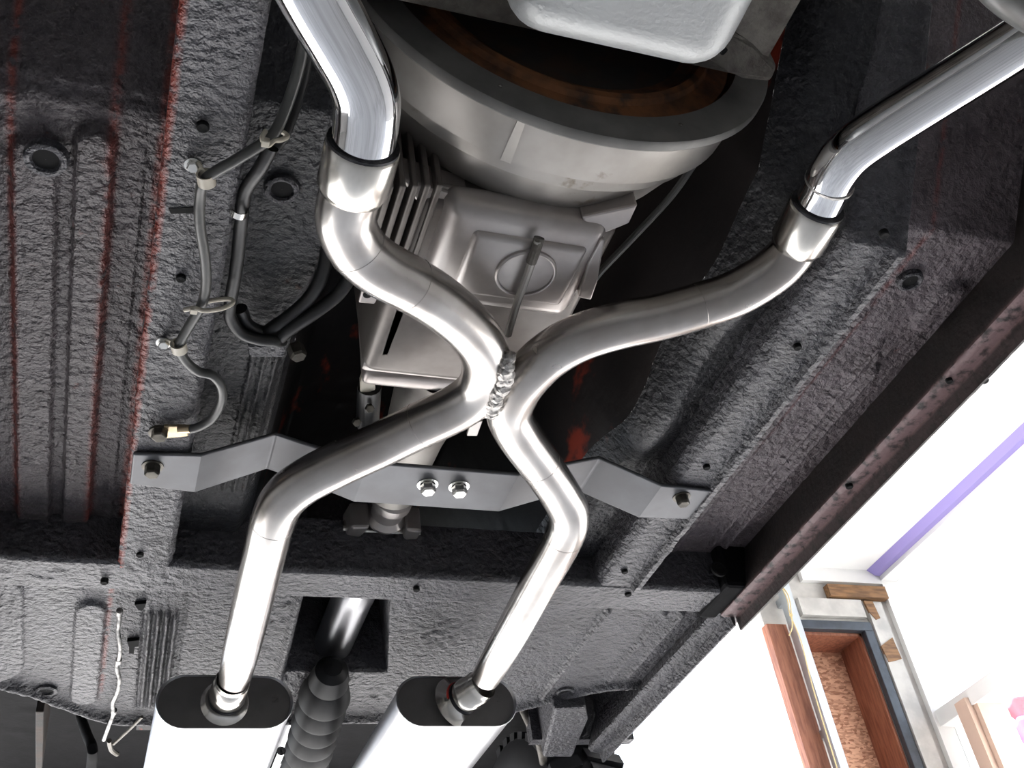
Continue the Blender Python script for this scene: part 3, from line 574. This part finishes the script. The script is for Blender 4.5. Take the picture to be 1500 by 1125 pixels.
def oval(w, hh, n=14):                      # flat-sided oval outline in X, Z
    P = []; c = w-hh
    for k in range(n+1): a = -math.pi/2 + math.pi*k/n; P.append((c+hh*math.cos(a), hh*math.sin(a)))
    for k in range(n+1): a = math.pi/2 + math.pi*k/n; P.append((-c+hh*math.cos(a), hh*math.sin(a)))
    return P
def muffler(x, y, h, label, slope, yaw, neck_px, red):
    mf = root('muffler', (x, y+.2, ZC+h), label, 'muffler', 'oval mufflers')
    L = .46; dirv = Vector((yaw, 1, slope)).normalized()
    def ring(t, sc, w=.110, hh=.046):
        return [Vector((x, y, ZC+h)) + dirv*t + Vector((px*sc, 0, pz*sc)) for px, pz in oval(w*1.0, hh)]
    rings = [ring(.006, .965), ring(.002, 1.0), ring(.006, 1.012), ring(.012, 1.0), ring(.02, .995), ring(L-.02, .995), ring(L-.006, 1.01), ring(L, .96)]
    m = len(rings[0]); V = [p for r_ in rings for p in r_]; F = []
    for i in range(len(rings)-1):
        for k in range(m): F.append((i*m+k, i*m+(k+1) % m, (i+1)*m+(k+1) % m, (i+1)*m+k))
    F.append(tuple((len(rings)-1)*m+k for k in range(m)))
    obj('shell', V, F, M['muffler'], mf, True, sharp=30)
    r0 = ring(.007, .99); r1 = ring(.0065, .93); r2 = ring(.006, .35); V = r0+r1+r2; F = []
    for i in range(2):
        for k in range(m): F.append((i*m+k, i*m+(k+1) % m, (i+1)*m+(k+1) % m, (i+1)*m+k))
    F.append(tuple(2*m+k for k in range(m))); cap = obj('end_cap', V, F, M['cap'], mf, True, sharp=40)
    a, b = at(*neck_px), Vector((x, y, ZC+h))+dirv*.01; L2 = (b-a).length
    nk = MB().lathe(a, b-a, [(-.012, .0262), (-.004, .0268), (.0, .0270), (.002, .0285), (L2*.30, .0285), (L2*.36, .0300), (L2*.44, .0302), (L2*.60, .0300), (L2*.64, .0285), (L2*.80, .029), (L2*.93, .036), (L2*1.0, .047)], 36).build('neck', M['steel_bright'], mf, sharp=40)
    MB().lathe(a, b-a, [(L2*.64, .0284), (L2*.66, .0302), (L2*.73, .0304), (L2*.76, .0288)], 36).build('burnt_weld', M['darkring'], nk)
    if red:
        d_ = (b-a).normalized(); e_ = Vector((-.9, 0, .15)); e_ = (e_ - d_*e_.dot(d_)).normalized()
        MB().lathe(a, b-a, [(L2*.735, .0306), (L2*.74, .0318), (L2*.80, .0322), (L2*.82, .0300)], 12, -.35, 1.35, e=e_).build('paint_mark', M['red'], nk)
    cu = bpy.data.curves.new('stamp', 'FONT'); cu.body = 'IN'; cu.size = .016; cu.extrude = .0004; cu.align_x = 'CENTER'; cu.align_y = 'CENTER'; cu.materials.append(M['cap'])
    tmp = bpy.data.objects.new('stamp', cu); C.objects.link(tmp); bpy.context.view_layer.update()
    me = bpy.data.meshes.new_from_object(tmp.evaluated_get(bpy.context.evaluated_depsgraph_get())); bpy.data.objects.remove(tmp)
    ob = bpy.data.objects.new('stamped_letters', me); C.objects.link(ob); ob.parent = cap
    ob.location = (Vector((x, y, ZC+h)) + dirv*.006 + Vector((.080, -.0005, .008))) - ORG[mf.name]
    ob.rotation_euler = (math.radians(90), math.radians(90), 0)
    return mf
muffler(.190, 1.755, .786, 'oval aluminised muffler on the wiring side of the ribbed black duct', .0, .0, (340, 1000, .786), False)
muffler(.585, 1.745, .786, 'oval aluminised muffler with a red paint mark on its neck', .0, -.02, (702, 1006, .790), True)

# ------------------------------------------------------------------ ribbed duct between the mufflers
rd = root('ribbed_duct', at(455, 1060, .84), 'black ribbed rubber duct hanging between the two mufflers', 'duct')
pa, pb = at(481, 1000, .905), at(428, 1185, .872); n_ = 10; pf = []; L = (pb-pa).length
for k in range(n_):
    t0 = L*k/n_; d_ = L/n_
    pf += [(t0, .0365), (t0+d_*.05, .0385), (t0+d_*.90, .0500), (t0+d_*.985, .0500)]
MB().lathe(pa, pb-pa, [(-.062, .0005), (-.058, .018), (-.045, .031), (-.02, .0365), (-.002, .038)] + pf, 44).build('ribbed_sleeve', M['ductrubber'], rd, sharp=28)
mb = MB(); sweep(mb, [(412, 1100, .84), (404, 1120, .84), (392, 1150, .84)], 14, 4, r=.009); mb.build('bright_tube', M['chrome'], rd)

# ------------------------------------------------------------------ cables and clips along the frame rail
mb = MB(); sweep(mb, [(462, -30, .93), (446, 60, .925), (432, 120, .915), (412, 175, .90), (394, 203, .888), (350, 232, .882), (302, 262, .882), (293, 292, .885), (293, 330, .885), (300, 375, .885), (302, 415, .885), (296, 445, .885), (277, 478, .885),
                          (263, 505, .884), (270, 526, .884), (290, 544, .884), (311, 550, .884), (324, 566, .884), (325, 588, .884), (312, 612, .885), (292, 625, .886), (277, 629, .888)], 14, 8, r=.0058)
tag(mb.build('ground_cable', M['rubber']), 'grey insulated ground cable clipped along the frame rail', 'cable')
def pclip(u, v, su, sv, label, h=.884):
    p, s_ = at(u, v, h), at(su, sv, .896); rt = root('cable_clip', p, label, 'clip', 'white nylon cable clips')
    ax = Vector((.25, 1, .0)) if su < u-5 else Vector((1, .5, 0))
    mb = MB().lathe(p, ax, [(-.006, .0072), (-.0065, .0092), (.0065, .0092), (.006, .0072)], 24); mb.build('loop', M['nylon'], rt)
    d_ = (s_-p).normalized(); sdv = Vector((-d_.y, d_.x, 0)).normalized()*.0065
    bev(MB().prism([p+sdv+d_*.005, p-sdv+d_*.005, s_-sdv, s_+d_*.007, s_+sdv], (0, 0, .003)).build('tongue', M['nylon'], rt, False), .001)
    mb = MB(); hexbolt(mb, s_+Vector((0, 0, -.001)), (0, -.1, -1), .0065, .006); b_ = mb.build('screw', M['zinc'], rt, False)
    MB().lathe(s_, (0, 0, -1), [(0, .009), (.0015, .009), (.0017, .006)], 16).build('washer', M['zinc'], b_)
pclip(302, 262, 283, 241, 'white nylon clip holding the ground cable, nearest the toe board', .882)
pclip(262, 508, 240, 501, 'white nylon clip holding the ground cable below the zip tie')
def tie(pts, label, tail):
    rt = root('zip_tie', pts[0], label, 'zip tie', 'white zip ties')
    mb = MB(); mb.tube(curve([tuple(p) for p in pts], 6), .0026, 8); mb.build('strap', M['nylon'], rt)
    bev(MB().box(tail-Vector((.004, .003, .004)), tail+Vector((.004, .005, .003))).build('lock_head', M['nylon'], rt, False), .001)
tie([at(270, 454, .880), at(285, 452, .876), at(300, 455, .875), at(325, 452, .876), at(341, 444, .885), at(336, 438, .892), at(312, 440, .893), at(288, 446, .888)], 'white zip tie around the ground cable and the black pipe', at(284, 453, .877))
tie([at(389, 192, .890), at(384, 203, .880), at(392, 213, .879), at(402, 206, .884), at(412, 205, .89), at(421, 199, .905), at(408, 190, .905)], 'white zip tie bundling the cables beside the polished header pipe', at(389, 207, .880))
# terminal lug and its bolt on the rail
lg = root('cable_lug', at(250, 630, .893), 'tinned cable lug bolted to the frame rail', 'lug')
a, b = at(236, 630, .894), at(276, 629, .890)
bev(MB().prism([at(240, 621, .896), at(274, 621, .894), at(276, 636, .893), at(242, 639, .895)], (0, 0, -.004)).build('lug_body', M['brass'], lg, False), .0012)
MB().tube([at(262, 629, .890), at(279, 628, .887)], .0058, 14).build('crimp', M['brass'], lg)
mb = MB(); hexbolt(mb, at(234, 632, .893), (0, -.1, -1), .0105, .012); b_ = mb.build('bolt', M['dullbolt'], lg, False); bev(b_, .0008, 1)
MB().lathe(at(234, 632, .896), (0, 0, -1), [(0, .014), (.0035, .014), (.004, .010)], 20).build('washer', M['dullbolt'], b_)
# black pipes beside the rail
mb = MB(); sweep(mb, [(398, 215, .905), (382, 245, .905), (362, 275, .91), (356, 298, .912), (352, 340, .915), (345, 400, .915), (338, 440, .915), (337, 464, .915), (352, 487, .915), (378, 497, .915), (402, 499, .918), (412, 500, .93)], 14, 8, r=.0075)
fp = root('fuel_pipe', at(345, 400, .915), 'black fuel pipe running beside the frame rail', 'pipe')
mb.build('pipe', M['rubber_black'], fp)
p = at(350, 309, .905); MB().lathe(p, (-.1, 1, 0), [(-.004, .0085), (-.004, .0098), (.004, .0098), (.004, .0085)], 20).build('hose_clamp', M['zinc'], fp)
mb = MB(); sweep(mb, [(352, 452, .93), (362, 475, .93), (385, 487, .93), (402, 478, .93), (430, 458, .935), (458, 430, .94), (474, 395, .95), (482, 350, .97)], 12, 8, r=.0085)
tag(mb.build('coolant_hose', M['rubber_black']), 'black rubber hose curving from the rail up to the tunnel', 'hose')
mb = MB(); sweep(mb, [(404, 500, .925), (425, 482, .925), (462, 457, .93), (496, 430, .94), (512, 402, .95), (520, 350, .98)], 12, 8, r=.0085)
tag(mb.build('heater_hose', M['rubber_black']), 'second black rubber hose, nearer to the transmission', 'hose')
mb = MB(); sweep(mb, [(470, -30, .97), (455, 60, .965), (440, 130, .945), (420, 190, .915), (405, 215, .905)], 12, 6, r=.006)
tag(mb.build('wire_loom', M['rubber_black']), 'black wire loom dropping behind the polished header pipe', 'cable')
lb = root('line_bracket', at(390, 508, .93), 'black bracket under the hoses beside the frame rail', 'bracket')
bev(MB().prism([at(362, 506, .93), at(420, 506, .93), at(417, 524, .93), at(366, 524, .93)], (0, 0, .02)).build('bracket_plate', M['coat'], lb, False), .003)
mb = MB(); hexbolt(mb, at(432, 508, .93), (.3, 0, -1), .011, .018); mb.build('bolt', M['dullbolt'], lb, False)
# brake line on the rear floor
bl = root('brake_line', at(172, 980, .915), 'silver brake line with clips running down the rear floor', 'pipe')
mb = MB(); sweep(mb, [(174, 893, .918), (175, 905, .915), (173, 925, .915), (176, 945, .915), (175, 962, .915), (171, 977, .918), (175, 995, .915), (172, 1013, .915), (165, 1030, .915), (166, 1045, .915), (160, 1062, .915), (152, 1084, .915)], 12, 6, r=.0036); mb.build('line', M['lineclad'], bl)
for u, v in ((175, 897), (174, 968), (167, 1042)):
    MB().lathe(at(u, v, .917), (0, 1, 0), [(-.007, .003), (-.006, .0055), (.006, .0055), (.007, .003)], 14).build('fitting', M['lineclad'], bl)

# ------------------------------------------------------------------ rear suspension and tyre behind the floor edge
hb = root('spring_hanger', at(88, 1090, .95), 'dark rusty spring hanger behind the rear floor edge', 'hanger')
bev(MB().prism([at(52, 1043, .93), at(64, 1043, .93), at(62, 1125, .93), at(52, 1140, .93)], (0, 0, .14)).build('side_plate', M['darkrust'], hb, False), .002)
mb = MB(); sweep(mb, [(118, 1050, 1.14), (128, 1078, 1.02), (135, 1095, .955), (135, 1115, .95), (130, 1150, .95)], 14, 4, r=.011); mb.build('rubber_bushing', M['black'], hb)
pk = root('parking_brake_cable', at(190, 1070, .92), 'thin dark parking brake cable beside the brake line', 'cable')
mb = MB(); sweep(mb, [(208, 1050, .92), (190, 1068, .92), (166, 1090, .92)], 8, 5, r=.003); mb.build('cable', M['dullbolt'], pk)
mb = MB(); sweep(mb, [(160, 1085, .92), (163, 1098, .92), (172, 1105, .92)], 8, 5, r=.005); mb.build('hook', M['dullbolt'], pk)
sh = root('spring_mount', at(850, 1070, .93), 'boxed dark leaf spring mount beside the rear tyre', 'mount')
bev(MB().prism([at(812, 1038, .90), at(858, 1036, .90), at(862, 1055, .90), at(838, 1110, .90), at(795, 1110, .90)], (0, 0, .12)).build('mount_box', M['coat'], sh, False), .006)
mb = MB(); sweep(mb, [(762, 1030, 1.02), (775, 1058, .98), (790, 1088, .95), (800, 1140, .94)], 12, 4, r=.010); mb.build('spring_leaf', M['castgrey'], sh)
ty = root('rear_tyre', (1.08, 2.72, ZC+.62), 'black rear tyre with chevron tread at the end of the rocker', 'tyre')
TC = Vector((1.115, 2.70, ZC+.76)); AXX = (1, 0, 0)
MB().lathe(TC, AXX, [(-.105, .19), (-.118, .25), (-.110, .30), (-.095, .325), (0, .332), (.095, .325), (.110, .30), (.118, .25), (.105, .19)], 72).build('carcass', M['tyre'], ty)
for k in range(36):
    for s_ in (-1, 1):
        a0 = 2*math.pi*(k+.5*(s_ < 0))/36; q = []
        for (xx, da) in ((.012*s_, 0), (.098*s_, .10), (.098*s_, .20), (.012*s_, .115)):
            for rr in (.322, .341): q.append(TC + Vector((xx, math.cos(a0+da)*rr, math.sin(a0+da)*rr)))
        if (TC + Vector((0, math.cos(a0), math.sin(a0)))).y < TC.y + .35:
            MB().add(q, [(0, 2, 4, 6), (1, 3, 5, 7), (0, 1, 3, 2), (2, 3, 5, 4), (4, 5, 7, 6), (6, 7, 1, 0)]).build('tread_block', M['tyre'], ty, False)
